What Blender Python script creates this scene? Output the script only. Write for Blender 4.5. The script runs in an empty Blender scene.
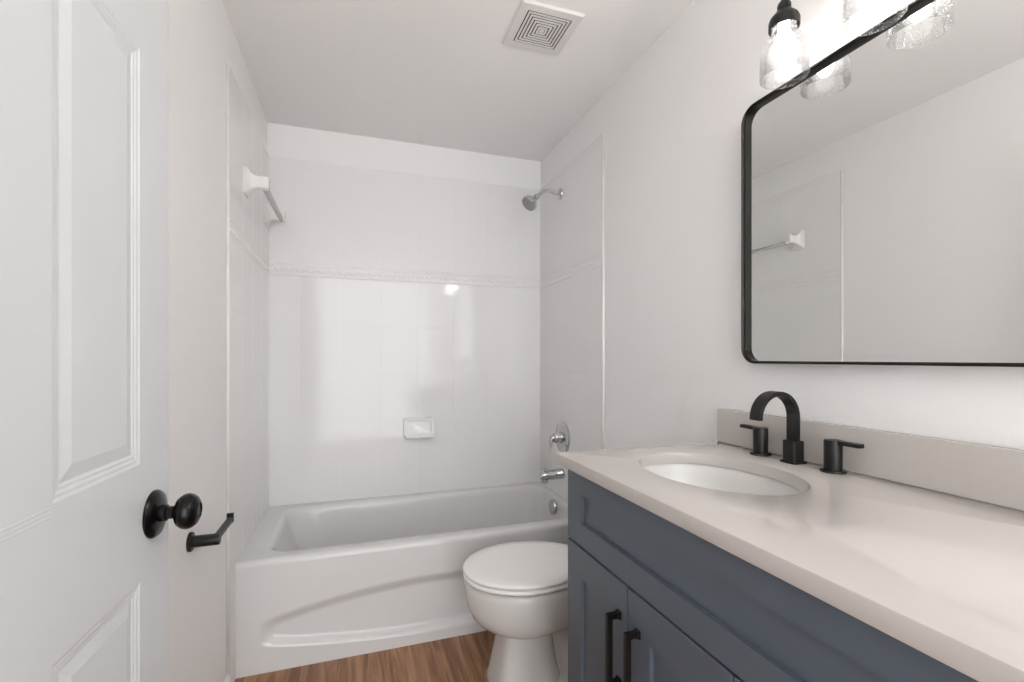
import bpy, bmesh, math, random
from mathutils import Vector, Matrix
random.seed(4)
PI = math.pi
C = bpy.context.scene.collection
S = bpy.context.scene

# ------------------------------------------------------------------ camera, world, exposure
CAMZ = 1.19
cd = bpy.data.cameras.new('camera'); cam = bpy.data.objects.new('camera', cd); C.objects.link(cam)
cd.sensor_width = 36.0; cd.lens = 470.0 / 1024 * 36; cd.shift_y = 17.0 / 1024; cd.clip_start = 0.02
cam.location = (0, 0, CAMZ); cam.rotation_euler = (PI / 2, 0, -math.radians(18.6))
S.camera = cam

w = bpy.data.worlds.new('world'); S.world = w; w.use_nodes = True
w.node_tree.nodes['Background'].inputs[0].default_value = (0.95, 0.98, 1.0, 1)
w.node_tree.nodes['Background'].inputs[1].default_value = 3.0
BULB = 7.5; BULB_FILL = 112.0   # the two nearer lamps, out of view, are added fill light, boosted
S.view_settings.view_transform = 'Standard'; S.view_settings.look = 'None'
S.view_settings.gamma = 1.0; S.view_settings.use_curve_mapping = False
S.view_settings.exposure = 0.75

# ------------------------------------------------------------------ materials
def srgb(r, g, b):
    f = lambda c: (c / 255 / 12.92) if c <= 10 else ((c / 255 + 0.055) / 1.055) ** 2.4
    return (f(r), f(g), f(b), 1)

def mat(name, col, rough=0.5, metal=0.0, bump=0.0, bscale=100.0, spec=0.5, coat=0.0, vary=0.0, vscale=4.0):
    m = bpy.data.materials.new(name); m.use_nodes = True
    nt = m.node_tree; b = nt.nodes['Principled BSDF']
    b.inputs['Base Color'].default_value = col
    b.inputs['Roughness'].default_value = rough; b.inputs['Metallic'].default_value = metal
    b.inputs['Specular IOR Level'].default_value = spec
    b.inputs['Coat Weight'].default_value = coat; b.inputs['Coat Roughness'].default_value = 0.05
    tc = nt.nodes.new('ShaderNodeTexCoord')
    n = nt.nodes.new('ShaderNodeTexNoise'); n.inputs['Scale'].default_value = vscale; n.inputs['Detail'].default_value = 4
    nt.links.new(tc.outputs['Object'], n.inputs['Vector'])
    mx = nt.nodes.new('ShaderNodeMix'); mx.data_type = 'RGBA'
    mx.inputs['A'].default_value = tuple(c * (1 - vary) for c in col[:3]) + (1,)
    mx.inputs['B'].default_value = tuple(min(1, c * (1 + vary)) for c in col[:3]) + (1,)
    nt.links.new(n.outputs['Fac'], mx.inputs['Factor']); nt.links.new(mx.outputs['Result'], b.inputs['Base Color'])
    if bump > 0:
        n2 = nt.nodes.new('ShaderNodeTexNoise'); n2.inputs['Scale'].default_value = bscale; n2.inputs['Detail'].default_value = 2
        nt.links.new(tc.outputs['Object'], n2.inputs['Vector'])
        bp = nt.nodes.new('ShaderNodeBump'); bp.inputs['Strength'].default_value = bump; bp.inputs['Distance'].default_value = 0.002
        nt.links.new(n2.outputs['Fac'], bp.inputs['Height']); nt.links.new(bp.outputs['Normal'], b.inputs['Normal'])
    return m

M = {}
M['wall'] = mat('wall paint', srgb(245, 243, 242), 0.42, bump=0.28, bscale=140, spec=0.35)
M['ceiling'] = mat('ceiling paint', srgb(250, 248, 247), 0.8, bump=0.4, bscale=90, spec=0.2)
M['tile'] = mat('white glazed tile', srgb(239, 237, 236), 0.09, bump=0.04, bscale=9, spec=0.4)
M['tub'] = mat('white tub enamel', srgb(225, 224, 223), 0.13, spec=0.4)
M['porcelain'] = mat('white porcelain', srgb(250, 249, 248), 0.08, spec=0.5)
M['seat'] = mat('white seat plastic', srgb(251, 250, 248), 0.15, spec=0.5)
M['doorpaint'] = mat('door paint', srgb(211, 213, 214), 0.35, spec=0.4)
M['trim'] = mat('trim paint', srgb(238, 236, 234), 0.3)
M['black'] = mat('matte black metal', srgb(24, 23, 22), 0.38, metal=0.3, spec=0.5)
M['bronze'] = mat('dark bronze knob', srgb(20, 18, 18), 0.24, metal=0.5)
M['blackframe'] = mat('black mirror frame', srgb(48, 46, 44), 0.3, metal=0.85)
M['chrome'] = mat('chrome', srgb(200, 200, 200), 0.08, metal=1.0)
M['chromedark'] = mat('grey nozzle face', srgb(165, 165, 165), 0.3, metal=0.7)
M['cabinet'] = mat('slate blue grey cabinet paint', srgb(88, 96, 107), 0.36, spec=0.4)
M['cabdark'] = mat('cabinet inside', srgb(40, 43, 48), 0.6)
M['quartz'] = mat('white quartz', srgb(197, 191, 186), 0.025, spec=0.5, vary=0.02, vscale=60)
M['sinkware'] = mat('white sink and shaded bowl porcelain', srgb(220, 218, 215), 0.08)
M['fan'] = mat('white fan plastic', srgb(232, 228, 226), 0.45)
M['fandark'] = mat('dark fan slot shade', srgb(38, 36, 35), 0.9)  # dark colour stands for the shade inside the fan slots
M['mirror'] = mat('mirror silver', (0.88, 0.89, 0.88, 1), 0.0, metal=1.0)
M['darkhole'] = mat('dark hole', srgb(60, 60, 60), 0.4, metal=0.8)

# acrylic towel bar
m = mat('clear acrylic', srgb(205, 204, 202), 0.1); M['acrylic'] = m
m.node_tree.nodes['Principled BSDF'].inputs['Alpha'].default_value = 0.55

# thin seeded glass: transparent sheet with fresnel gloss and bubble seeds
m = bpy.data.materials.new('seeded glass'); m.use_nodes = True; nt = m.node_tree; nt.nodes.clear(); M['glass'] = m
out = nt.nodes.new('ShaderNodeOutputMaterial'); tr = nt.nodes.new('ShaderNodeBsdfTransparent'); gl = nt.nodes.new('ShaderNodeBsdfGlossy')
tl = nt.nodes.new('ShaderNodeBsdfTranslucent'); tl.inputs['Color'].default_value = (0.95, 0.95, 0.95, 1)
tr.inputs['Color'].default_value = (0.97, 0.97, 0.97, 1); gl.inputs['Roughness'].default_value = 0.04
lw = nt.nodes.new('ShaderNodeLayerWeight'); lw.inputs['Blend'].default_value = 0.25
tc = nt.nodes.new('ShaderNodeTexCoord'); vo = nt.nodes.new('ShaderNodeTexVoronoi'); vo.inputs['Scale'].default_value = 240
nt.links.new(tc.outputs['Object'], vo.inputs['Vector'])
rp = nt.nodes.new('ShaderNodeMapRange'); rp.inputs['From Min'].default_value = 0.2; rp.inputs['From Max'].default_value = 0.28
rp.inputs['To Min'].default_value = 0.75; rp.inputs['To Max'].default_value = 0.05
nt.links.new(vo.outputs['Distance'], rp.inputs['Value'])
bp = nt.nodes.new('ShaderNodeBump'); bp.inputs['Strength'].default_value = 0.10; bp.inputs['Distance'].default_value = 0.0008
nt.links.new(vo.outputs['Distance'], bp.inputs['Height']); nt.links.new(bp.outputs['Normal'], gl.inputs['Normal'])
sc2 = nt.nodes.new('ShaderNodeMath'); sc2.operation = 'MULTIPLY'; sc2.inputs[1].default_value = 0.7; nt.links.new(lw.outputs['Fresnel'], sc2.inputs[0])
m1 = nt.nodes.new('ShaderNodeMixShader'); m2 = nt.nodes.new('ShaderNodeMixShader')
nt.links.new(rp.outputs['Result'], m1.inputs[0]); nt.links.new(tr.outputs[0], m1.inputs[1]); nt.links.new(tl.outputs[0], m1.inputs[2])
nt.links.new(sc2.outputs[0], m2.inputs[0]); nt.links.new(m1.outputs[0], m2.inputs[1]); nt.links.new(gl.outputs[0], m2.inputs[2])
nt.links.new(m2.outputs[0], out.inputs[0])

# lit bulb
m = bpy.data.materials.new('lit bulb'); m.use_nodes = True; b = m.node_tree.nodes['Principled BSDF']; M['bulb'] = m
b.inputs['Base Color'].default_value = (1, 1, 1, 1); b.inputs['Emission Color'].default_value = (1.0, 0.96, 0.925, 1)
b.inputs['Emission Strength'].default_value = BULB
M['bulbfill'] = m.copy(); M['bulbfill'].node_tree.nodes['Principled BSDF'].inputs['Emission Strength'].default_value = BULB_FILL

# oak planks running in depth
m = bpy.data.materials.new('oak vinyl plank'); m.use_nodes = True; nt = m.node_tree; b = nt.nodes['Principled BSDF']; M['floor'] = m
tc = nt.nodes.new('ShaderNodeTexCoord'); mp = nt.nodes.new('ShaderNodeMapping')
mp.inputs['Rotation'].default_value = (0, 0, PI / 2); mp.inputs['Location'].default_value = (0.35, 0.06, 0)
nt.links.new(tc.outputs['Object'], mp.inputs['Vector'])
br = nt.nodes.new('ShaderNodeTexBrick'); nt.links.new(mp.outputs['Vector'], br.inputs['Vector'])
br.inputs['Scale'].default_value = 1.0; br.inputs['Brick Width'].default_value = 1.2; br.inputs['Row Height'].default_value = 0.18
br.inputs['Mortar Size'].default_value = 0.0005; br.inputs['Mortar Smooth'].default_value = 0.2; br.offset = 0.37
br.inputs['Color1'].default_value = (0.0, 0, 0, 1); br.inputs['Color2'].default_value = (1, 1, 1, 1); br.inputs['Mortar'].default_value = (0.5, 0.5, 0.5, 1)
# each plank shifts the grain
sc_ = nt.nodes.new('ShaderNodeVectorMath'); sc_.operation = 'MULTIPLY'; sc_.inputs[1].default_value = (17.3, 9.1, 5.7)
nt.links.new(br.outputs['Color'], sc_.inputs[0])
ad = nt.nodes.new('ShaderNodeVectorMath'); nt.links.new(tc.outputs['Object'], ad.inputs[0]); nt.links.new(sc_.outputs[0], ad.inputs[1])
st = nt.nodes.new('ShaderNodeVectorMath'); st.operation = 'MULTIPLY'; st.inputs[1].default_value = (15, 1.3, 1)
nt.links.new(ad.outputs[0], st.inputs[0])
n1 = nt.nodes.new('ShaderNodeTexNoise'); n1.inputs['Scale'].default_value = 1.0; n1.inputs['Detail'].default_value = 6; n1.inputs['Distortion'].default_value = 2.2
nt.links.new(st.outputs[0], n1.inputs['Vector'])
st2 = nt.nodes.new('ShaderNodeVectorMath'); st2.operation = 'MULTIPLY'; st2.inputs[1].default_value = (140, 5, 1)
nt.links.new(ad.outputs[0], st2.inputs[0])
n2 = nt.nodes.new('ShaderNodeTexNoise'); n2.inputs['Scale'].default_value = 1.0; n2.inputs['Detail'].default_value = 4
nt.links.new(st2.outputs[0], n2.inputs['Vector'])
am = nt.nodes.new('ShaderNodeMath'); am.operation = 'MULTIPLY_ADD'; am.inputs[1].default_value = 0.2
nt.links.new(n2.outputs['Fac'], am.inputs[0]); nt.links.new(n1.outputs['Fac'], am.inputs[2])
cr = nt.nodes.new('ShaderNodeValToRGB'); cr.color_ramp.elements[0].position = 0.36; cr.color_ramp.elements[1].position = 0.82
cr.color_ramp.elements[0].color = srgb(106, 72, 50); cr.color_ramp.elements[1].color = srgb(190, 150, 112)
e = cr.color_ramp.elements.new(0.57); e.color = srgb(150, 107, 76)
nt.links.new(am.outputs[0], cr.inputs[0])
hs = nt.nodes.new('ShaderNodeHueSaturation'); nt.links.new(cr.outputs[0], hs.inputs['Color'])
mr = nt.nodes.new('ShaderNodeMapRange'); mr.inputs['To Min'].default_value = 0.86; mr.inputs['To Max'].default_value = 1.1
nt.links.new(br.outputs['Color'], mr.inputs['Value']); nt.links.new(mr.outputs[0], hs.inputs['Value'])
mx = nt.nodes.new('ShaderNodeMix'); mx.data_type = 'RGBA'; mx.inputs['B'].default_value = srgb(104, 70, 47)
nt.links.new(br.outputs['Fac'], mx.inputs['Factor']); nt.links.new(hs.outputs[0], mx.inputs['A'])
nt.links.new(mx.outputs['Result'], b.inputs['Base Color']); b.inputs['Roughness'].default_value = 0.42

# ------------------------------------------------------------------ helpers
WORLD = {}
def tag(o, label=None, cat=None, group=None, kind=None):
    if label: o['label'] = label
    if cat: o['category'] = cat
    if group: o['group'] = group
    if kind: o['kind'] = kind
    return o

def thing(name, label, cat, loc=(0, 0, 0), group=None, kind=None, rotz=0.0):
    o = bpy.data.objects.new(name, None); C.objects.link(o); o.empty_display_size = 0.1
    o.location = loc; o.rotation_euler = (0, 0, rotz)
    WORLD[o.name] = Matrix.Translation(loc) @ Matrix.Rotation(rotz, 4, 'Z')
    return tag(o, label, cat, group, kind)

def obj(name, bm, material, parent=None, smooth=None, local=False, origin=None, bevel=0.0, recalc=True):
    """links a bmesh given in world coordinates as one mesh object"""
    if recalc: bmesh.ops.recalc_face_normals(bm, faces=bm.faces)
    base = Matrix.Identity(4)
    if parent is not None and not local: base = WORLD[parent.name]
    org = Vector(origin) if origin is not None else None
    inv = base.inverted()
    if not local: bm.transform(inv)
    loc = Vector((0, 0, 0))
    if org is not None:
        loc = inv @ org if not local else org
        bm.transform(Matrix.Translation(-loc))
    me = bpy.data.meshes.new(name); bm.to_mesh(me); bm.free()
    me.materials.append(material)
    o = bpy.data.objects.new(name, me); C.objects.link(o)
    if parent is not None: o.parent = parent
    o.location = loc
    WORLD[o.name] = (WORLD[parent.name] if parent is not None else Matrix.Identity(4)) @ Matrix.Translation(loc)
    if smooth is not None:
        if smooth >= 180: me.polygons.foreach_set('use_smooth', [True] * len(me.polygons))
        else: me.set_sharp_from_angle(angle=math.radians(smooth)); me.polygons.foreach_set('use_smooth', [True] * len(me.polygons))
    if bevel > 0:
        bv = o.modifiers.new('bevel', 'BEVEL'); bv.width = bevel; bv.segments = 3; bv.limit_method = 'ANGLE'; bv.angle_limit = math.radians(40)
        bv.harden_normals = False
    return o

def nb(): return bmesh.new()

def box(bm, x0, x1, y0, y1, z0, z1, mx=None):
    vs = [Vector((x, y, z)) for x in (x0, x1) for y in (y0, y1) for z in (z0, z1)]
    if mx is not None: vs = [mx @ v for v in vs]
    v = [bm.verts.new(p) for p in vs]
    for f in ((0, 1, 3, 2), (4, 6, 7, 5), (0, 4, 5, 1), (2, 3, 7, 6), (0, 2, 6, 4), (1, 5, 7, 3)):
        bm.faces.new([v[i] for i in f])
    return bm

def loft(bm, rings, cap0=True, cap1=True, closed=True):
    vr = [[bm.verts.new(p) for p in r] for r in rings]
    n = len(vr[0])
    for a, b in zip(vr, vr[1:]):
        for i in range(n if closed else n - 1):
            j = (i + 1) % n
            bm.faces.new((a[i], a[j], b[j], b[i]))
    if cap0: bm.faces.new(list(reversed(vr[0])))
    if cap1: bm.faces.new(vr[-1])
    return vr

def frame_from(d):
    d = Vector(d).normalized()
    up = Vector((0, 0, 1)) if abs(d.z) < 0.95 else Vector((0, 1, 0))
    x = up.cross(d).normalized(); y = d.cross(x)
    return x, y, d

def lathe(bm, base, axis, prof, n=32, cap0=True, cap1=True):
    """prof: (radius, distance along axis)"""
    x, y, d = frame_from(axis); base = Vector(base)
    rings = [[base + d * h + (x * math.cos(2 * PI * k / n) + y * math.sin(2 * PI * k / n)) * r for k in range(n)] for r, h in prof]
    loft(bm, rings, cap0, cap1)
    return bm

def sweep(bm, pts, section, ref=None, caps=True):
    """pts: path; section: list of (a,b) offsets; ref: constant side vector or None; section may be a function of t"""
    pts = [Vector(p) for p in pts]; n = len(pts); rings = []
    px = None
    for i, p in enumerate(pts):
        t = (pts[min(i + 1, n - 1)] - pts[max(i - 1, 0)]).normalized()
        if ref is not None: x = (Vector(ref) - t * t.dot(Vector(ref))).normalized()
        elif px is None: x = frame_from(t)[0]
        else: x = (px - t * t.dot(px)).normalized()
        px = x; y = t.cross(x)
        s = section(i / (n - 1)) if callable(section) else section
        rings.append([p + x * a + y * b for a, b in s])
    loft(bm, rings, caps, caps)
    return bm

def circ(r, n=16): return [(r * math.cos(2 * PI * k / n), r * math.sin(2 * PI * k / n)) for k in range(n)]
def rect(a, b): return [(-a / 2, -b / 2), (a / 2, -b / 2), (a / 2, b / 2), (-a / 2, b / 2)]

def arc_path(pts, radius, seg=8):
    """polyline with rounded corners"""
    pts = [Vector(p) for p in pts]; out = [pts[0]]
    for a, b, c in zip(pts, pts[1:], pts[2:]):
        d1 = (a - b).normalized(); d2 = (c - b).normalized()
        ang = d1.angle(d2); L = radius / math.tan(ang / 2)
        p1 = b + d1 * L; cen = b + (d1 + d2).normalized() * (radius / math.sin(ang / 2))
        p2 = b + d2 * L
        v1 = p1 - cen; ax = v1.cross(p2 - cen).normalized(); tot = PI - ang
        for k in range(seg + 1): out.append(cen + Matrix.Rotation(tot * k / seg, 3, ax) @ v1)
    out.append(pts[-1]); return out

def rrect(a0, a1, b0, b1, r, seg=8):
    """rounded rectangle points (a,b), ccw"""
    o = []
    for cx, cy, s in ((a1 - r, b1 - r, 0), (a0 + r, b1 - r, 1), (a0 + r, b0 + r, 2), (a1 - r, b0 + r, 3)):
        for k in range(seg + 1):
            t = (s + k / seg) * PI / 2
            o.append((cx + r * math.cos(t), cy + r * math.sin(t)))
    return o

# ------------------------------------------------------------------ room dimensions
XL, XR, YB, ZC = -0.424, 1.097, 2.70, 2.405
Y0 = -1.9            # open end towards the hall, behind the camera
YT = 1.98            # front of the tub
T = 0.10

def struct(name, bm, m, label, cat='wall', **k):
    return tag(obj(name, bm, m, **k), label, cat, kind='structure')

struct('floor', box(nb(), XL - T, XR + T, Y0, YB + T, -0.08, 0), M['floor'], 'warm brown oak look plank floor', 'floor')
struct('ceiling', box(nb(), XL - T, XR + T, Y0, YB + T, ZC, ZC + 0.08), M['ceiling'], 'pale textured painted ceiling over the bathroom', 'ceiling')
wl = struct('wall_left', box(nb(), XL - T, XL, Y0, YB, 0, ZC), M['wall'], 'pale grey painted wall behind the open door')
wr = struct('wall_right', box(nb(), XR, XR + T, Y0, YB, 0, ZC), M['wall'], 'pale grey painted wall behind mirror and vanity')
wb = struct('wall_back', box(nb(), XL - T, XR + T, YB, YB + T, 0, ZC), M['wall'], 'far wall behind the tub, tiled up to near the ceiling')
# short return of the doorway wall that carries the hinge side of the door
struct('wall_front', box(nb(), XL, -0.372, 0.03, 0.15, 0, ZC), M['wall'], 'short wall return beside the door hinges')
def baseboard(name, x0, x1, y0, y1, label, flip):
    bm = nb(); s = 1 if flip else -1
    prof = [(0, 0), (0.012, 0), (0.012, 0.07), (0.008, 0.08), (0.004, 0.085), (0, 0.085)]
    base = x0 if flip else x1
    loft(bm, [[Vector((base + s * a, y, z)) for a, z in prof] for y in (y0, y1)])
    return struct(name, bm, M['trim'], label, 'baseboard')
baseboard('baseboard_left', XL, XL, 0.15, 1.885, 'white baseboard along the wall behind the door', True)
baseboard('baseboard_right', XR, XR, 1.163, 1.90, 'white baseboard behind the toilet', False)

# ------------------------------------------------------------------ tile surround (children of their walls)
TZ0 = 0.4252
def tiles(bm, O, u, n, ub, vb, d0=0.0080, d1=0.0085, ins=0.0008, bev=0.0022):
    O = Vector(O); u = Vector(u); n = Vector(n); z = Vector((0, 0, 1))
    P = lambda a, b, d: O + u * a + z * b + n * d
    for a0, a1 in zip(ub, ub[1:]):
        for b0, b1 in zip(vb, vb[1:]):
            rings = []
            for i, d in ((0, d0), (ins, d0), (ins + bev * 0.3, d0 + (d1 - d0) * 0.6), (ins + bev, d1)):
                rings.append([P(a0 + i, b0 + i, d), P(a1 - i, b0 + i, d), P(a1 - i, b1 - i, d), P(a0 + i, b1 - i, d)])
            loft(bm, rings, False, True)
def fr(a, b, s):
    o = [a]; v = a + s
    while v < b - 0.02: o.append(v); v += s
    o.append(b); return o
VLOW = [TZ0, 0.600, 0.854, 1.108, 1.362, 1.616]
VHIGH = [1.682, 1.936, 2.19]
ZTOP = 2.232
def surround(wall, O, u, n, L, us):
    bm = nb()
    tiles(bm, O, u, n, us, VLOW); tiles(bm, O, u, n, us, VHIGH + [ZTOP - 0.004])
    t = obj('tile_surround', bm, M['tile'], wall, recalc=False)
    # band: two bead mouldings with a leaf twist between
    O = Vector(O); u = Vector(u); n = Vector(n); z = Vector((0, 0, 1))
    bm = nb()
    prof = [(1.616, 0.0075), (1.618, 0.0090), (1.6205, 0.0100), (1.6245, 0.0104), (1.6285, 0.0100), (1.631, 0.0088), (1.633, 0.0083), (1.665, 0.0083),
            (1.667, 0.0088), (1.6695, 0.0100), (1.6735, 0.0104), (1.6775, 0.0100), (1.680, 0.0090), (1.682, 0.0075)]
    loft(bm, [[O + u * a + z * h + n * d for h, d in prof] for a in (0, L)], False, False, closed=False)
    k = 0; a = 0.02
    while a < L - 0.012:
        s = 1 if k % 2 == 0 else -1
        ca, sa = math.cos(0.62 * s), math.sin(0.62 * s)
        c = O + u * a + z * 1.649 + n * 0.0082
        e1 = u * ca + z * sa; e2 = -u * sa + z * ca
        rings = []
        for q in range(4):
            f = q / 3 * PI / 2
            rr, hh = math.cos(f), math.sin(f)
            rr = max(rr, 0.05)
            rings.append([c + e1 * (0.017 * rr * math.cos(2 * PI * j / 10)) + e2 * (0.0065 * rr * math.sin(2 * PI * j / 10)) + n * 0.0022 * hh for j in range(10)])
        loft(bm, rings, False, True)
        a += 0.026; k += 1
    obj('listello_band', bm, M['tile'], t, smooth=40)
    return t
ub = [0, 0.158, 0.361, 0.564, 0.767, 0.970, 1.173, 1.376, XR - XL]
tb = surround(wb, (XL, YB, 0), (1, 0, 0), (0, -1, 0), XR - XL, ub)
YLt, YRt = 1.885, 1.925
tl_ = surround(wl, (XL, YLt, 0), (0, 1, 0), (1, 0, 0), YB - YLt, [0] + [YB - YLt - 0.203 * k for k in (3, 2, 1)] + [YB - YLt])
tub_strip = nb(); tiles(tub_strip, (XL, YLt, 0), (0, 1, 0), (1, 0, 0), [0, YT - YLt - 0.001], [0.0, TZ0]); obj('tile_strip', tub_strip, M['tile'], tl_, recalc=False)
tub_strip = nb(); tiles(tub_strip, (XR, YRt, 0), (0, 1, 0), (-1, 0, 0), [0, YT - YRt - 0.001], [0.0, TZ0]);
tr_ = surround(wr, (XR, YRt, 0), (0, 1, 0), (-1, 0, 0), YB - YRt, [0] + [YB - YRt - 0.203 * k for k in (3, 2, 1)] + [YB - YRt])
def edge_trim(t, path, n, wdt=0.012, h=0.0105):
    sec = [(-wdt / 2, 0), (-wdt / 2, h * 0.5), (-wdt * 0.3, h * 0.9), (0, h), (wdt * 0.3, h * 0.9), (wdt / 2, h * 0.5), (wdt / 2, 0)]
    bm = nb(); pts = [Vector(p) for p in path]; n = Vector(n)
    rings = []
    for i, p in enumerate(pts):
        d1 = (pts[i] - pts[i - 1]).normalized() if i > 0 else (pts[1] - pts[0]).normalized()
        d2 = (pts[i + 1] - pts[i]).normalized() if i < len(pts) - 1 else d1
        s1, s2 = n.cross(d1), n.cross(d2); s = (s1 + s2).normalized(); s = s / max(0.3, s.dot(s1))
        rings.append([p + s * a + n * b for a, b in sec])
    loft(bm, rings)
    return obj('edge_trim', bm, M['tile'], t, smooth=180)
obj('tile_strip', tub_strip, M['tile'], tr_, recalc=False)
edge_trim(tl_, [(XL, YLt, 0.0), (XL, YLt, ZTOP - 0.004)], (1, 0, 0), 0.014)
edge_trim(tr_, [(XR, YRt, 0.0), (XR, YRt, ZTOP - 0.004)], (-1, 0, 0), 0.014)

# ------------------------------------------------------------------ bathtub
tub = thing('bathtub', 'white alcove bathtub with arched relief on its front', 'bathtub', ((XL + XR) / 2, 2.34, 0))
bm = nb()
X0, X1, Y1 = XL + 0.001, XR - 0.001, YB - 0.001
RIM = 0.425
xc = (XL + XR) / 2
def apron_depth(x, z):
    q = (x - xc) / 0.665
    zt = 0.185 + 0.085 * max(0, 1 - q * q); zb = 0.050 + 0.058 * q * q
    a = (z - zb) * 1.5; b_ = zt - z; c = 0.665 - abs(x - xc)
    k = 0.014
    d = -k * math.log(math.exp(-a / k) + math.exp(-b_ / k) + math.exp(-c / k)) if min(a, b_, c) > -0.3 else -1
    s = min(1, max(0, (d + 0.012) / 0.046)); s2 = s * s * (3 - 2 * s); return 0.024 * (0.35 * s + 0.65 * s2)
NX, NZ = 240, 90
zs = [i / NZ * (RIM - 0.02) for i in range(NZ + 1)]
grid = []
for z in zs:
    grid.append([Vector((X0 + (X1 - X0) * i / NX, YT + apron_depth(X0 + (X1 - X0) * i / NX, z), z)) for i in range(NX + 1)])
for k in range(1, 7):      # rounded front edge
    a = k / 6 * PI / 2
    grid.append([Vector((X0 + (X1 - X0) * i / NX, YT + 0.02 * (1 - math.cos(a)), RIM - 0.02 + 0.02 * math.sin(a))) for i in range(NX + 1)])
vr = loft(bm, grid, False, False, closed=False)
YF = YT + 0.02
# basin rings: angle matched rounded rectangles
def ringpts(l, r, f, bk, rad, z, N=120):
    x0, x1, y0, y1 = X0 + l, X1 - r, YF + f, Y1 - bk
    cx, cy, hx, hy = (x0 + x1) / 2, (y0 + y1) / 2, (x1 - x0) / 2, (y1 - y0) / 2
    rad = min(rad, hy, hx); o = []
    for k in range(N):
        t = 2 * PI * k / N + PI / 4
        # perimeter mapping by square angle
        c, s = math.cos(t), math.sin(t); mm = max(abs(c), abs(s)); ux, uy = c / mm * hx, s / mm * hy
        # pull corners in
        ax, ay = abs(ux) - (hx - rad), abs(uy) - (hy - rad)
        if rad > 0 and ax > 0 and ay > 0:
            L = math.hypot(ax, ay); q = rad / max(L, 1e-6)
            ax2, ay2 = ax * q, ay * q
            ux = math.copysign(hx - rad + ax2, ux); uy = math.copysign(hy - rad + ay2, uy)
        o.append(Vector((cx + ux, cy + uy, z)))
    return o
R = [ringpts(0, 0, 0, 0, 0, RIM), ringpts(0.085, 0.040, 0.045, 0.045, 0.09, RIM), ringpts(0.097, 0.046, 0.056, 0.053, 0.095, RIM - 0.004),
     ringpts(0.107, 0.050, 0.064, 0.059, 0.10, RIM - 0.014), ringpts(0.116, 0.053, 0.069, 0.063, 0.105, RIM - 0.032),
     ringpts(0.15, 0.060, 0.082, 0.074, 0.12, 0.30), ringpts(0.20, 0.072, 0.098, 0.09, 0.13, 0.19), ringpts(0.245, 0.09, 0.118, 0.11, 0.14, 0.12),
     ringpts(0.285, 0.115, 0.145, 0.135, 0.15, 0.088), ringpts(0.33, 0.16, 0.19, 0.18, 0.15, 0.076), ringpts(0.5, 0.33, 0.26, 0.25, 0.05, 0.072)]
loft(bm, R, False, True)
# raised tile flange along the walls
bmesh.ops.remove_doubles(bm, verts=bm.verts, dist=0.00005)
obj('tub_shell', bm, M['tub'], tub, smooth=50)
bm = nb()
lathe(bm, (1.0375, 2.36, 0.378), (-1, 0, 0.06), [(0.039, 0), (0.039, 0.013), (0.036, 0.017), (0.02, 0.019), (0.006, 0.0195)])
obj('overflow_plate', bm, M['chrome'], tub, smooth=40)
bm = nb(); lathe(bm, (0.80, 2.36, 0.0725), (0, 0, 1), [(0.036, 0), (0.036, 0.003), (0.03, 0.005), (0.028, 0.002), (0.005, 0.002)])
obj('drain', bm, M['chrome'], tub, smooth=40)

# ------------------------------------------------------------------ soap dish
sd = thing('soap_dish', 'white ceramic soap dish set in the tub back wall', 'soap dish', (0.34, YB - 0.0085, 0.80))
bm = nb()
px0, px1 = 0.262, 0.432; zb, zt = 0.738, 0.853; yw = YB - 0.0085
def rr(a0, a1, b0, b1, r, y): return [Vector((a, y, b)) for a, b in rrect(a0, a1, b0, b1, r, 6)]
loft(bm, [rr(px0, px1, zb, zt, 0.015, yw), rr(px0, px1, zb, zt, 0.015, yw - 0.016), rr(px0 + 0.003, px1 - 0.003, zb + 0.003, zt - 0.003, 0.013, yw - 0.022),
          rr(px0 + 0.014, px1 - 0.014, zb + 0.020, zt - 0.014, 0.010, yw - 0.022), rr(px0 + 0.017, px1 - 0.017, zb + 0.024, zt - 0.018, 0.010, yw - 0.019),
          rr(px0 + 0.020, px1 - 0.020, zb + 0.027, zt - 0.02, 0.009, yw - 0.015)], True, True)
obj('dish_body', bm, M['porcelain'], sd, smooth=50)
bm = nb()   # projecting lip with soap tray
pts = rrect(px0 + 0.012, px1 - 0.012, 0, 1, 0.0001, 1)
def lip(d, z, ins): return [Vector((x, y, z)) for x, y in rrect(px0 + 0.008 + ins, px1 - 0.008 - ins, yw - d, yw - 0.016, 0.008, 5)]
loft(bm, [lip(0.048, zb + 0.006, 0), lip(0.052, zb + 0.012, -0.002), lip(0.052, zb + 0.022, -0.002), lip(0.047, zb + 0.025, 0.003), lip(0.042, zb + 0.020, 0.008)])
obj('soap_lip', bm, M['porcelain'], sd, smooth=50)

# ------------------------------------------------------------------ towel bar (tub, left wall)
tbx = XL + 0.0085
tw = thing('towel_bar', 'clear towel bar on two white ceramic posts beside the tub', 'towel bar', (tbx, 2.40, 1.88))
for yy in (2.150, 2.615):
    bm = nb(); rings = []
    for d, hw, hz, dz in ((0, 0.040, 0.058, 0.0), (0.006, 0.040, 0.058, 0.0), (0.012, 0.033, 0.048, 0), (0.022, 0.024, 0.034, 0), (0.036, 0.019, 0.026, 0), (0.052, 0.018, 0.024, 0), (0.068, 0.019, 0.025, 0), (0.082, 0.019, 0.025, 0), (0.086, 0.016, 0.022, 0)):
        rings.append([Vector((tbx + d, yy + a, 1.905 + b + dz)) for a, b in rrect(-hw, hw, -hz, hz, hw * 0.35, 4)])
    loft(bm, rings)
    obj('post', bm, M['tile'], tw, smooth=40, origin=(tbx, yy, 1.89))
bm = nb(); sweep(bm, [(tbx + 0.070, 2.17, 1.888), (tbx + 0.070, 2.62, 1.888)], [(a, b) for a, b in rrect(-0.010, 0.010, -0.010, 0.010, 0.003, 3)])
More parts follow.
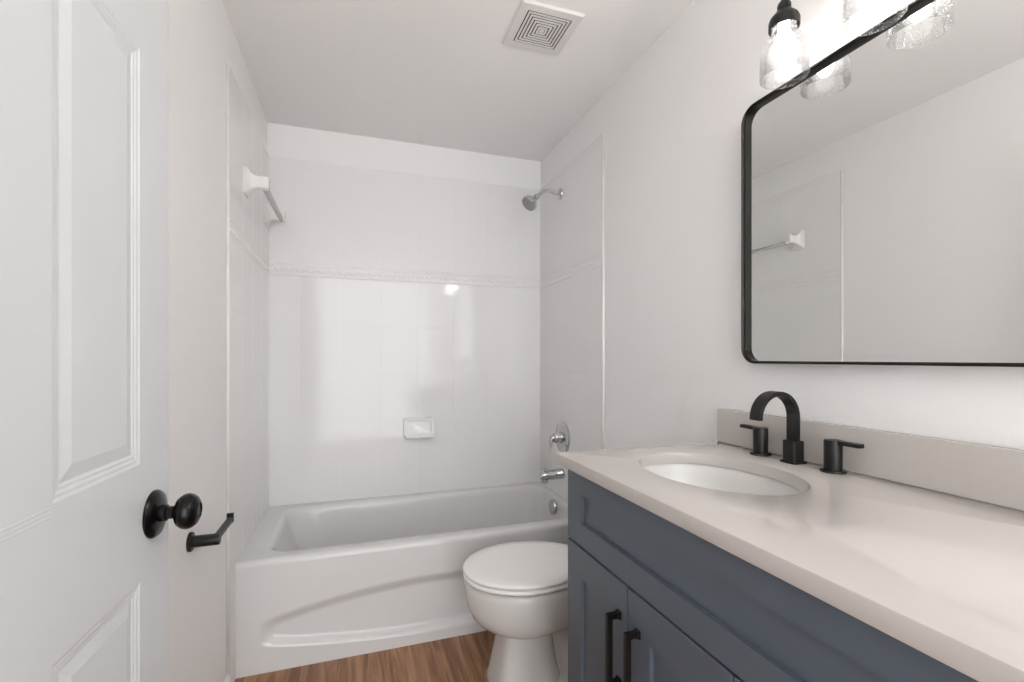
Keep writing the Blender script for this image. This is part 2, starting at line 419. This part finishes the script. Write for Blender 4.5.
obj('bar', bm, M['acrylic'], tw, smooth=40)

# ------------------------------------------------------------------ shower head, valve, spout
XW = XR - 0.0085
sh = thing('shower_fixture', 'chrome shower head on a bent arm high in the tub corner', 'shower head', (XW, 2.39, 2.10))
bm = nb(); lathe(bm, (XW, 2.39, 2.10), (-1, 0, 0), [(0.031, 0), (0.031, 0.003), (0.027, 0.009), (0.016, 0.014), (0.010, 0.016)])
obj('flange', bm, M['chrome'], sh, smooth=40)
hd = Vector((-0.72, -0.16, -0.67)).normalized(); tip = Vector((0.948, 2.39, 2.073))
bm = nb(); pts = arc_path([(XW - 0.01, 2.39, 2.10), (0.998, 2.39, 2.116), tip], 0.06, 8)
sweep(bm, pts, circ(0.0105, 16)); obj('shower_arm', bm, M['chrome'], sh, smooth=40)
bm = nb(); lathe(bm, tip - hd * 0.004, hd, [(0.013, 0), (0.016, 0.004), (0.016, 0.016), (0.0135, 0.02), (0.018, 0.028), (0.026, 0.040), (0.036, 0.054), (0.042, 0.062), (0.0445, 0.068), (0.0445, 0.078), (0.041, 0.082)])
hh = obj('shower_head', bm, M['chrome'], sh, smooth=35)
fb = tip - hd * 0.004 + hd * 0.0815
bm = nb(); lathe(bm, fb, hd, [(0.0395, 0), (0.0395, 0.002), (0.033, 0.003), (0.032, 0.0005), (0.027, 0.0005), (0.026, 0.003), (0.018, 0.004), (0.017, 0.001), (0.012, 0.001), (0.011, 0.005), (0.003, 0.006)])
x_, y_, d_ = frame_from(hd)
for rr_, cnt in ((0.0295, 18), (0.0145, 9)):
    for k in range(cnt):
        a = 2 * PI * k / cnt; lathe(bm, fb + (x_ * math.cos(a) + y_ * math.sin(a)) * rr_, hd, [(0.0017, 0), (0.0017, 0.003), (0.001, 0.004)], 6)
obj('nozzle_face', bm, M['chromedark'], hh, smooth=35)
tag(bpy.data.objects['nozzle_face'], 'dark grey nozzle face')

va = thing('shower_valve', 'round chrome shower valve plate with lever above tub spout', 'shower valve', (XW, 2.355, 0.755))
bm = nb(); lathe(bm, (XW, 2.355, 0.755), (-1, 0, 0), [(0.088, 0), (0.088, 0.004), (0.083, 0.009), (0.06, 0.014), (0.034, 0.017), (0.034, 0.02)], 40)
obj('escutcheon', bm, M['chrome'], va, smooth=40)
bm = nb(); lathe(bm, (XW - 0.018, 2.355, 0.755), (-1, 0, 0), [(0.03, 0), (0.029, 0.03), (0.026, 0.038), (0.022, 0.042), (0.022, 0.048), (0.017, 0.056), (0.006, 0.059)], 28)
hb = obj('hub', bm, M['chrome'], va, smooth=40)
bm = nb(); pts = arc_path([(XW - 0.060, 2.355, 0.755), (XW - 0.074, 2.35, 0.752), (XW - 0.080, 2.345, 0.678)], 0.014, 6)
sweep(bm, pts, lambda t: [(a * (1 + 0.3 * t), b * (1 - 0.35 * t)) for a, b in circ(0.0105, 14)], ref=(0, 1, 0))
obj('lever', bm, M['chrome'], va, smooth=50)

sp = thing('tub_spout', 'chrome tub spout on the wall at the tub end', 'tub spout', (XW, 2.36, 0.55))
bm = nb(); lathe(bm, (XW, 2.36, 0.557), (-1, 0, -0.04), [(0.0305, 0), (0.0305, 0.022), (0.0285, 0.025), (0.0275, 0.06), (0.0255, 0.10), (0.0235, 0.122), (0.0205, 0.1285), (0.012, 0.130)], 28)
lathe(bm, (XW - 0.105, 2.36, 0.548), (0, 0, -1), [(0.0175, 0), (0.0175, 0.030), (0.016, 0.034), (0.012, 0.034), (0.011, 0.02)], 20)
obj('spout_body', bm, M['chrome'], sp, smooth=40)
bm = nb(); lathe(bm, (XW - 0.105, 2.36, 0.572), (0, 0, 1), [(0.004, 0), (0.004, 0.012), (0.008, 0.014), (0.008, 0.019), (0.005, 0.021)], 14)
obj('diverter_knob', bm, M['chrome'], sp, smooth=40)

# ------------------------------------------------------------------ toilet (faces -X)
TY = 1.635
to = thing('toilet', 'white toilet with closed lid between tub and vanity', 'toilet', (0.75, TY, 0))
def egg(front, back, hw, z, cx=None, n=48, p=2.0):
    cx = 0.60 if cx is None else cx; o = []
    for k in range(n):
        a = 2 * PI * k / n; c, s = math.cos(a), math.sin(a)
        c2 = math.copysign(abs(c) ** (2 / p), c); s2 = math.copysign(abs(s) ** (2 / p), s)
        o.append(Vector((cx + (back - cx) * c2 if c > 0 else cx + (cx - front) * c2, TY + hw * s2, z)))
    return o
bm = nb()
loft(bm, [egg(0.51, 0.76, 0.075, 0.205), egg(0.486, 0.80, 0.100, 0.214), egg(0.455, 0.83, 0.130, 0.226), egg(0.424, 0.84, 0.153, 0.244), egg(0.400, 0.848, 0.170, 0.270), egg(0.386, 0.853, 0.179, 0.303),
          egg(0.379, 0.858, 0.183, 0.34), egg(0.376, 0.862, 0.185, 0.37), egg(0.376, 0.864, 0.185, 0.385), egg(0.382, 0.862, 0.180, 0.394), egg(0.39, 0.855, 0.172, 0.396)])
# front column of the pedestal
loft(bm, [egg(0.470, 0.73, 0.113, 0.0, 0.6, p=4.5), egg(0.470, 0.73, 0.113, 0.012, 0.6, p=4.5), egg(0.477, 0.72, 0.107, 0.03, 0.6, p=4.5), egg(0.490, 0.70, 0.097, 0.10, 0.6, p=4.5), egg(0.504, 0.69, 0.087, 0.18, 0.6, p=4.2), egg(0.508, 0.69, 0.086, 0.235, 0.6, p=3.6)])
# rear foot and trapway
loft(bm, [egg(0.60, 1.0, 0.112, 0.0, 0.8, p=4), egg(0.60, 1.0, 0.112, 0.03, 0.8, p=4), egg(0.62, 0.98, 0.075, 0.05, 0.8, p=4), egg(0.64, 0.97, 0.062, 0.2, 0.8, p=4), egg(0.64, 1.0, 0.09, 0.34, 0.8, p=4), egg(0.7, 1.05, 0.13, 0.37, 0.85, p=4), egg(0.7, 1.065, 0.15, 0.394, 0.85, p=4)])
for s in (-1, 1):
    sweep(bm, arc_path([(0.66, TY + s * 0.055, 0.25), (0.80, TY + s * 0.06, 0.27), (0.93, TY + s * 0.06, 0.16), (0.86, TY + s * 0.06, 0.06)], 0.05, 6), circ(0.042, 16))
obj('bowl', bm, M['sinkware'], to, smooth=60)  # darker porcelain than tank and lid: shade below put into the bowl colour
for s in (-1, 1):
    bm = nb(); lathe(bm, (0.80, TY + s * 0.092, 0.03), (0, 0, 1), [(0.016, 0), (0.016, 0.008), (0.012, 0.016), (0.004, 0.02)], 16)
    obj('bolt_cap', bm, M['porcelain'], to, smooth=50)
def slab(bm, z0, z1, ins, front, back, hw, dome=0.0, e=0.006):
    rings = [egg(front + e, back - e * 0.5, hw - e, z0), egg(front + e * 0.2, back, hw - e * 0.2, z0 + e * 0.5), egg(front, back, hw, z0 + e), egg(front, back, hw, z1 - e), egg(front + e * 0.3, back, hw - e * 0.3, z1 - e * 0.35), egg(front + e, back - e, hw - e, z1)]
    if dome:
        rings += [egg(front + 0.05, back - 0.05, hw - 0.045, z1 + dome * 0.6), egg(front + 0.12, back - 0.12, hw - 0.1, z1 + dome)]
    loft(bm, rings)
bm = nb(); slab(bm, 0.4020, 0.4180, 0, 0.371, 0.845, 0.188); obj('seat', bm, M['seat'], to, smooth=50)
bm = nb(); slab(bm, 0.4212, 0.438, 0, 0.369, 0.85, 0.190, dome=0.004, e=0.007); obj('lid', bm, M['seat'], to, smooth=50)
for s in (-1, 1):
    bm = nb(); lathe(bm, (0.857, TY + s * 0.075 - 0.02, 0.425), (0, 1, 0), [(0.011, 0), (0.0125, 0.002), (0.0125, 0.038), (0.011, 0.04)], 16)
    obj('lid_hinge', bm, M['seat'], to, smooth=50)
bm = nb(); rings = []
for z, x0, x1, hw in ((0.3965, 0.90, 1.07, 0.195), (0.41, 0.893, 1.075, 0.203), (0.60, 0.886, 1.08, 0.213), (0.692, 0.884, 1.08, 0.215)):
    rings.append([Vector((a, TY + b, z)) for a, b in rrect(x0, x1, -hw, hw, 0.035, 6)])
loft(bm, rings); obj('tank', bm, M['porcelain'], to, smooth=50)
bm = nb(); rings = []
for z, i in ((0.693, 0.002), (0.697, 0), (0.716, 0), (0.723, 0.003), (0.726, 0.01)):
    rings.append([Vector((a, TY + b, z)) for a, b in rrect(0.876 + i, 1.084 - i, -0.222 + i, 0.222 - i, 0.035, 6)])
loft(bm, rings); obj('tank_lid', bm, M['porcelain'], to, smooth=50)
bm = nb(); lathe(bm, (0.886, TY + 0.14, 0.645), (-1, 0, 0), [(0.013, 0), (0.013, 0.008), (0.008, 0.012), (0.008, 0.02)], 16)
sweep(bm, [(0.868, TY + 0.14, 0.645), (0.862, TY + 0.10, 0.641), (0.86, TY + 0.06, 0.636)], circ(0.006, 10))
obj('flush_lever', bm, M['chrome'], to, smooth=50)

# ------------------------------------------------------------------ vanity cabinet
VX = 0.55; VY1, VY0 = 1.161, 0.20; CT = 0.93; CB = 0.901
vn = thing('vanity_cabinet', 'slate blue grey shaker vanity cabinet under the white counter', 'cabinet', (0.82, 0.68, 0))
bm = nb()
box(bm, VX + 0.021, 1.085, VY0, VY0 + 0.018, 0.10, CB - 0.001); box(bm, VX + 0.021, 1.085, VY1 - 0.018, VY1, 0.10, CB - 0.001)
box(bm, VX + 0.021, 1.085, VY0 + 0.018, VY1 - 0.018, 0.10, 0.118); box(bm, 1.079, 1.085, VY0 + 0.018, VY1 - 0.018, 0.118, CB - 0.001)
box(bm, VX + 0.021, VX + 0.04, VY0 + 0.018, VY1 - 0.018, 0.69, 0.72); box(bm, VX + 0.021, VX + 0.04, VY0 + 0.018, VY1 - 0.018, CB - 0.03, CB - 0.001)
box(bm, VX + 0.021, 1.079, 0.566, 0.584, 0.118, 0.69); box(bm, VX + 0.021, VX + 0.04, 0.85, 0.886, 0.118, 0.69)
box(bm, 0.62, 0.636, VY0, VY1, 0, 0.10); box(bm, 0.62, 1.085, VY0, VY0 + 0.018, 0, 0.10); box(bm, 0.62, 1.085, VY1 - 0.018, VY1, 0, 0.10)
obj('carcass', bm, M['cabinet'], vn)
def shaker(name, y0, y1, z0, z1, fr_, rec=0.009, fz=None):
    bm = nb(); fz = fz or fr_; x = VX; e = 0.0015
    R_ = lambda i, j, d: [Vector((x + d, y0 + i, z0 + j)), Vector((x + d, y1 - i, z0 + j)), Vector((x + d, y1 - i, z1 - j)), Vector((x + d, y0 + i, z1 - j))]
    loft(bm, [R_(0, 0, 0.02), R_(0, 0, e), R_(e, e, 0), R_(fr_, fz, 0), R_(fr_ + 0.001, fz + 0.001, rec)], True, True)
    return obj(name, bm, M['cabinet'], vn, origin=(x, (y0 + y1) / 2, (z0 + z1) / 2))
shaker('false_front', VY0, VY1, 0.708, 0.897, 0.075, rec=0.011, fz=0.058)
d1 = shaker('door', 0.8700, VY1, 0.105, 0.7025, 0.078)
d2 = shaker('door', 0.576, 0.8660, 0.105, 0.7025, 0.078)
w1 = shaker('drawer', VY0, 0.573, 0.405, 0.7025, 0.065)
w2 = shaker('drawer', VY0, 0.573, 0.105, 0.402, 0.065)
def pull(par, a, b):
    a = Vector(a); b = Vector(b); bm = nb(); u = (b - a).normalized(); s = u.cross(Vector((1, 0, 0)))
    pts = [a + Vector((0.0, 0, 0)), a + Vector((-0.032, 0, 0)), b + Vector((-0.032, 0, 0)), b]
    h = 0.0060
    def bar(p, q, hw):
        ax = (q - p).normalized(); t1 = s; t2 = ax.cross(t1)
        loft(bm, [[p + t1 * i * hw + t2 * j * hw for i, j in ((-1, -1), (1, -1), (1, 1), (-1, 1))], [q + t1 * i * hw + t2 * j * hw for i, j in ((-1, -1), (1, -1), (1, 1), (-1, 1))]])
    bar(pts[1] - u * h + Vector((h, 0, 0)), pts[2] + u * h + Vector((h, 0, 0)), h)
    bar(pts[0], pts[1] + Vector((h, 0, 0)), h); bar(pts[3], pts[2] + Vector((h, 0, 0)), h)
    for p in (a, b): bar(p, p + Vector((-0.005, 0, 0)), 0.0085); bar(p + Vector((-0.005, 0, 0)), p + Vector((-0.010, 0, 0)), 0.0068)
    o = obj('pull_handle', bm, M['black'], par, bevel=0.0012); tag(o, 'matte black bar pull')
pull(d1, (VX, 0.898, 0.484), (VX, 0.898, 0.630))
pull(d2, (VX, 0.826, 0.482), (VX, 0.826, 0.628))
pull(w1, (VX, 0.31, 0.552), (VX, 0.463, 0.552)); pull(w2, (VX, 0.31, 0.254), (VX, 0.463, 0.254))

# ------------------------------------------------------------------ countertop with backsplash
CX0, CX1, CY0, CY1 = 0.528, 1.0968, 0.19, 1.19
SX, SY, SA, SB = 0.797, 0.885, 0.153, 0.204
ct = thing('countertop', 'white quartz countertop with backsplash on the vanity', 'countertop', (0.82, 0.68, CB))
angs = sorted([2 * PI * k / 128 for k in range(128)] + [math.atan2(y - SY, x - SX) % (2 * PI) for x in (CX0, CX1) for y in (CY0, CY1)])
def el(a, b, z): return [Vector((SX + a * math.cos(t), SY + b * math.sin(t), z)) for t in angs]
def ro(i, z):
    o = []
    for t in angs:
        c, s = math.cos(t), math.sin(t); k = 1e9
        if abs(c) > 1e-9: k = min(k, ((CX1 - i if c > 0 else CX0 + i) - SX) / c)
        if abs(s) > 1e-9: k = min(k, ((CY1 - i if s > 0 else CY0 + i) - SY) / s)
        o.append(Vector((SX + c * k, SY + s * k, z)))
    return o
bm = nb()
loft(bm, [el(SA, SB, CB), ro(0.001, CB), ro(0, CB + 0.002), ro(0, CT - 0.004), ro(0.0012, CT - 0.0012), ro(0.004, CT), el(SA + 0.004, SB + 0.004, CT), el(SA + 0.001, SB + 0.001, CT - 0.001), el(SA, SB, CT - 0.005), el(SA, SB, CB)], False, False)
bmesh.ops.remove_doubles(bm, verts=bm.verts, dist=0.00001)
obj('slab', bm, M['quartz'], ct, smooth=35)
bm = nb(); box(bm, CX1 - 0.02, CX1, CY0, CY1, CT, CT + 0.102)
obj('backsplash', bm, M['quartz'], ct, bevel=0.0018)

# ------------------------------------------------------------------ undermount sink
sk = thing('sink', 'white oval undermount sink set into the quartz counter', 'sink', (SX, SY, 0.75))
bm = nb()
def e2(a, b, z, n=72): return [Vector((SX + a * math.cos(2 * PI * k / n), SY + b * math.sin(2 * PI * k / n), z)) for k in range(n)]
loft(bm, [e2(0.02, 0.02, 0.742), e2(0.08, 0.12, 0.752), e2(0.13, 0.18, 0.81), e2(SA + 0.012, SB + 0.012, 0.885), e2(SA + 0.022, SB + 0.022, 0.889), e2(SA + 0.022, SB + 0.022, 0.9005), e2(SA + 0.005, SB + 0.005, 0.9005), e2(SA + 0.002, SB + 0.002, 0.895), e2(SA - 0.001, SB - 0.001, 0.88),
          e2(SA - 0.008, SB - 0.010, 0.845), e2(SA - 0.022, SB - 0.030, 0.805), e2(0.10, 0.138, 0.776), e2(0.065, 0.088, 0.761), e2(0.028, 0.030, 0.754)], True, True)
obj('basin', bm, M['sinkware'], sk, smooth=60)
bm = nb(); lathe(bm, (SX, SY, 0.7545), (0, 0, 1), [(0.024, 0), (0.024, 0.002), (0.020, 0.003), (0.017, 0.001), (0.014, 0.004), (0.004, 0.006)], 24)
obj('drain', bm, M['black'], sk, smooth=40)

# ------------------------------------------------------------------ faucet
FX, FY = 1.036, 0.885
fc = thing('faucet', 'matte black widespread faucet with arched ribbon spout behind the sink', 'faucet', (FX, FY, CT))
bm = nb()
def fr2(hw, z, r=0.006): return [Vector((FX + a, FY + b, z)) for a, b in rrect(-hw, hw, -hw, hw, r, 4)]
loft(bm, [fr2(0.0225, CT + 0.0003), fr2(0.0225, CT + 0.004), fr2(0.0215, CT + 0.005), fr2(0.0178, CT + 0.0052), fr2(0.0178, CT + 0.054), fr2(0.017, CT + 0.055)])
obj('spout_base', bm, M['black'], fc, smooth=40)
bm = nb(); pts = [(FX, FY, CT + 0.05)]; rc = 0.059; zc = CT + 0.114
for k in range(33):
    a = PI * 1.0 * k / 32; pts.append((FX - rc + rc * math.cos(a), FY, zc + rc * math.sin(a)))
q = pts[-1]; pts.append((q[0], FY, q[2] - 0.004))
sweep(bm, pts, rect(0.030, 0.0115), ref=(0, 1, 0)); obj('spout', bm, M['black'], fc, smooth=35, bevel=0.001)
def fhandle(y, s):
    bm = nb(); lathe(bm, (FX + 0.002, y, CT + 0.0003), (0, 0, 1), [(0.0265, 0), (0.0265, 0.004), (0.0255, 0.0055), (0.0185, 0.006), (0.0185, 0.070), (0.0178, 0.0715), (0.0178, 0.0728)], 32)
    h = obj('handle', bm, M['black'], fc, smooth=40, origin=(FX + 0.002, y, CT))
    bm = nb(); box(bm, FX + 0.002 - 0.0085, FX + 0.002 + 0.0085, *sorted((y + s * 0.008, y + s * 0.064)), CT + 0.0645, CT + 0.0735)
    obj('lever', bm, M['black'], h, bevel=0.0012)
fhandle(FY + 0.101, 1); fhandle(FY - 0.101, -1)

# ------------------------------------------------------------------ wall mirror
MY1, MY0, MZ0, MZ1 = 1.070, 0.308, 1.175, 1.900
mi = thing('wall_mirror', 'large black framed mirror with rounded corners above the vanity', 'mirror', (XR, (MY0 + MY1) / 2, MZ0))
def mr_(ins, d, r): return [Vector((XR - d, a, b)) for a, b in rrect(MY0 + ins, MY1 - ins, MZ0 + ins, MZ1 - ins, max(r, 0.004), 10)]
bm = nb(); RR = 0.045
loft(bm, [mr_(0.002, 0.001, RR), mr_(0, 0.003, RR), mr_(0, 0.042, RR), mr_(0.001, 0.043, RR), mr_(0.0042, 0.043, RR - .004), mr_(0.0045, 0.0425, RR - .0045), mr_(0.0045, 0.035, RR - .0045), mr_(0.0065, 0.0345, RR - .0065), mr_(0.007, 0.022, RR - 0.007), mr_(0.02, 0.0195, RR - 0.02), mr_(0.02, 0.001, RR - 0.02), mr_(0.002, 0.001, RR)], False, False)
obj('frame', bm, M['blackframe'], mi, smooth=30)
bm = nb(); v = [bm.verts.new(p) for p in mr_(0.0068, 0.0255, RR - 0.007)]; bm.faces.new(v)
v2 = [bm.verts.new(p) for p in mr_(0.0068, 0.0235, RR - 0.007)]; bm.faces.new(list(reversed(v2)))
for i in range(len(v)): bm.faces.new((v[i], v2[i], v2[(i + 1) % len(v)], v[(i + 1) % len(v)]))
obj('mirror_glass', bm, M['mirror'], mi)

# ------------------------------------------------------------------ vanity light
LX = 1.003; ZB = 1.881; LY = (0.882, 0.672, 0.462, 0.252)  # last two lamps lie out of view and brighten the room as added fill
vl = thing('vanity_light', 'black bar light with seeded glass shades above the mirror, two unseen lamps added as fill', 'wall light', (XR, 0.567, 2.13))
bm = nb(); loft(bm, [[Vector((XR - d, 0.567 + a, 2.14 + b)) for a, b in rrect(-0.06 + i, 0.06 - i, -0.06 + i, 0.06 - i, 0.01, 4)] for d, i in ((0.0, 0), (0.016, 0), (0.02, 0.004))])
obj('backplate', bm, M['black'], vl, smooth=40)
bm = nb(); sweep(bm, [(LX, 0.20, 2.14), (LX, 0.94, 2.14)], circ(0.009, 16)); sweep(bm, [(XR - 0.018, 0.567, 2.14), (LX, 0.567, 2.14)], circ(0.009, 16))
obj('crossbar', bm, M['black'], vl, smooth=40)
for y in LY:
    bm = nb()
    lathe(bm, (LX, y, 2.14), (0, 0, -1), [(0.007, 0), (0.007, 0.075), (0.013, 0.077), (0.0155, 0.083), (0.0155, 0.096), (0.021, 0.102), (0.031, 0.113), (0.0345, 0.122), (0.0345, 0.140), (0.032, 0.141), (0.030, 0.125), (0.018, 0.122)], 28)
    so = obj('socket', bm, M['black'], vl, smooth=40, origin=(LX, y, 2.06))
    bm = nb()   # bell shaped seeded glass, open below
    prof = [(0.027, 0.140), (0.0275, 0.122), (0.029, 0.105), (0.036, 0.094), (0.045, 0.085), (0.0505, 0.073), (0.053, 0.055), (0.054, 0.03), (0.054, 0.003), (0.0565, 0.0), (0.0545, 0.0), (0.0535, 0.003)]
    inner = [(r - 0.0022, h) for r, h in prof[:9]][::-1]
    lathe(bm, (LX, y, ZB), (0, 0, 1), prof[:9] + [(0.0545, 0.0012), (0.0535, -0.001), (0.0518, -0.001), (0.0508, 0.0012)] + inner[1:], 40, False, False)
    gs = obj('lamp_shade', bm, M['glass'], vl, smooth=50, origin=(LX, y, ZB)); gs['label'] = 'seeded clear glass shade'
    bm = nb(); lathe(bm, (LX, y, ZB + 0.138), (0, 0, -1), [(0.0135, 0), (0.0135, 0.022), (0.0155, 0.032), (0.0185, 0.047), (0.0205, 0.064), (0.0205, 0.082), (0.0175, 0.097), (0.011, 0.107), (0.003, 0.110)], 24)
    bu = obj('bulb', bm, M['bulb'] if y > 0.6 else M['bulbfill'], vl, smooth=60, origin=(LX, y, ZB + 0.05)); bu['label'] = 'glowing white bulb'
    bm = nb(); lathe(bm, (LX, y, ZB + 0.150), (0, 0, -1), [(0.0145, 0), (0.0145, 0.016), (0.0135, 0.018)], 20)
    obj('bulb_base', bm, M['chrome'], bu, smooth=40)

# ------------------------------------------------------------------ exhaust fan grille
EX0, EX1, EY0, EY1 = 0.540, 0.775, 1.490, 1.729
ef = thing('exhaust_fan', 'square white exhaust fan grille with concentric slots on the ceiling', 'exhaust fan', ((EX0 + EX1) / 2, (EY0 + EY1) / 2, ZC))
ecx, ecy = (EX0 + EX1) / 2, (EY0 + EY1) / 2
def sq(h, z): return [Vector((ecx - h, ecy - h, z)), Vector((ecx + h, ecy - h, z)), Vector((ecx + h, ecy + h, z)), Vector((ecx - h, ecy + h, z))]
bm = nb(); loft(bm, [sq(0.1175, ZC), sq(0.1185, ZC - 0.002), sq(0.112, ZC - 0.008), sq(0.084, ZC - 0.009), sq(0.084, ZC - 0.0065)], False, False)
obj('cover', bm, M['fan'], ef)
bm = nb(); loft(bm, [sq(0.105, ZC - 0.0025), sq(0.105, ZC - 0.0005)]); box(bm, ecx - 0.084, ecx + 0.084, ecy - 0.003, ecy + 0.003, ZC - 0.0074, ZC - 0.0025); box(bm, ecx - 0.003, ecx + 0.003, ecy - 0.084, ecy + 0.084, ZC - 0.0074, ZC - 0.0025); g = obj('dark_backing', bm, M['fandark'], ef); g['label'] = 'dark sheet standing for the shade behind the slots'
bm = nb(); h = 0.0795
for k in range(6):
    loft(bm, [sq(h, ZC - 0.009), sq(h - 0.0076, ZC - 0.009), sq(h - 0.0076, ZC - 0.0075), sq(h, ZC - 0.0075), sq(h, ZC - 0.009)], False, False); h -= 0.0122
loft(bm, [sq(h + 0.002, ZC - 0.009), sq(h + 0.002, ZC - 0.0075)])
obj('grille', bm, M['fan'], ef)

# ------------------------------------------------------------------ toilet paper holder
HY, HZ = 1.490, 0.69
tp = thing('toilet_paper_holder', 'empty matte black toilet paper holder on the left wall', 'toilet paper holder', (XL, HY, HZ))
bm = nb(); lathe(bm, (XL, HY, HZ), (1, 0, 0), [(0.026, 0), (0.026, 0.006), (0.024, 0.008)], 28); obj('base_plate', bm, M['black'], tp, smooth=40)
bm = nb(); lathe(bm, (XL + 0.007, HY, HZ), (1, 0, 0), [(0.0155, 0), (0.0155, 0.064), (0.0145, 0.066)], 24); obj('post', bm, M['black'], tp, smooth=40)
bm = nb(); sweep(bm, [(XL + 0.062, HY - 0.012, HZ + 0.001), (XL + 0.062, HY + 0.165, HZ + 0.001)], rrect(-0.008, 0.008, -0.008, 0.008, 0.003, 3))
box(bm, XL + 0.053, XL + 0.071, HY + 0.161, HY + 0.171, HZ - 0.008, HZ + 0.020)
obj('roll_arm', bm, M['black'], tp, smooth=40)

# ------------------------------------------------------------------ open door on the left
DA = math.radians(2.3); DW = 0.81; DT = 0.035; DH = 2.03
hx, hy = -0.316 - DW * math.sin(DA), 0.998 - DW * math.cos(DA)
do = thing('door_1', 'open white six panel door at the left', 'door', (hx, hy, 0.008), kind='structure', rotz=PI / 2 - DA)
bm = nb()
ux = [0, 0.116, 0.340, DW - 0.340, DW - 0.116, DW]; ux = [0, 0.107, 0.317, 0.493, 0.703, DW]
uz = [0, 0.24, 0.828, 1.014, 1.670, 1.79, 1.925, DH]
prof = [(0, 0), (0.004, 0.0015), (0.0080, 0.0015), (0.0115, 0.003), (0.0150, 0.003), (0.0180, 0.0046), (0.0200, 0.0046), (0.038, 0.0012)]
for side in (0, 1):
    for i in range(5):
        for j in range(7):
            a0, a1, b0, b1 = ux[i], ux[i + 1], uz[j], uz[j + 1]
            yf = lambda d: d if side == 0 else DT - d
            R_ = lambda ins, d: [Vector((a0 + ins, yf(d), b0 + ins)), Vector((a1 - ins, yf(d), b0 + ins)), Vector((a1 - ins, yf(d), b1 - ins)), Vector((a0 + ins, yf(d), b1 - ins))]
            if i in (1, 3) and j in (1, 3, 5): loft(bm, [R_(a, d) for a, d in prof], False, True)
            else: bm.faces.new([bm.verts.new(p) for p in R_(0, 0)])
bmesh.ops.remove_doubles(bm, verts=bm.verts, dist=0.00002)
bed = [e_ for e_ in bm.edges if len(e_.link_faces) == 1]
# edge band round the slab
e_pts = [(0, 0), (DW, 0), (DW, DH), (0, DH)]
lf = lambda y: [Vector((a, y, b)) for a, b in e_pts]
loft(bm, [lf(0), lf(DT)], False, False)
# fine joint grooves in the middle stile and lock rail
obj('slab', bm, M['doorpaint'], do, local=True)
bm = nb()
for z in (0.999, 1.004, 1.009): box(bm, 0.320, 0.490, -0.0006, 0.001, z, z + 0.0022)
obj('joint_bead', bm, M['doorpaint'], do, local=True, bevel=0.0005)
for s, L in ((-1, 1.0), (1, 0.86)):
    y0 = 0 if s < 0 else DT
    kx, kz = DW - 0.060, 0.921
    bm = nb(); lathe(bm, (kx, y0, kz), (0, s, 0), [(0.039, 0), (0.0395, 0.003), (0.036, 0.008), (0.026, 0.011), (0.016, 0.0125)], 40)
    rs = obj('rosette', bm, M['bronze'], do, smooth=40, local=True, origin=(kx, y0, kz))
    bm = nb(); lathe(bm, (kx, y0, kz), (0, s, 0), [(r, h * L) for r, h in [(0.0135, 0.010), (0.0135, 0.020), (0.0105, 0.022), (0.0105, 0.030), (0.015, 0.033), (0.0235, 0.037), (0.0285, 0.044), (0.0298, 0.051), (0.0275, 0.058), (0.023, 0.0635), (0.0165, 0.067), (0.0125, 0.068), (0.0115, 0.0665), (0.003, 0.0665)]], 40)
    obj('knob', bm, M['bronze'], do, smooth=40, local=True, origin=(kx, y0, kz))
bm = nb(); box(bm, DW, DW + 0.0012, 0.006, 0.029, 0.897, 0.953); lathe(bm, (DW, 0.0175, 0.925), (1, 0, 0), [(0.008, 0), (0.008, 0.008), (0.006, 0.010)], 16)
obj('latch_plate', bm, M['bronze'], do, local=True, smooth=40)
for z in (0.25, 1.02, 1.80):
    bm = nb(); lathe(bm, (-0.004, -0.004, z - 0.045), (0, 0, 1), [(0.0055, 0), (0.0055, 0.09)], 12); box(bm, -0.001, 0.0, 0.0, 0.030, z - 0.045, z + 0.045)
    obj('hinge', bm, M['bronze'], do, local=True, smooth=40)
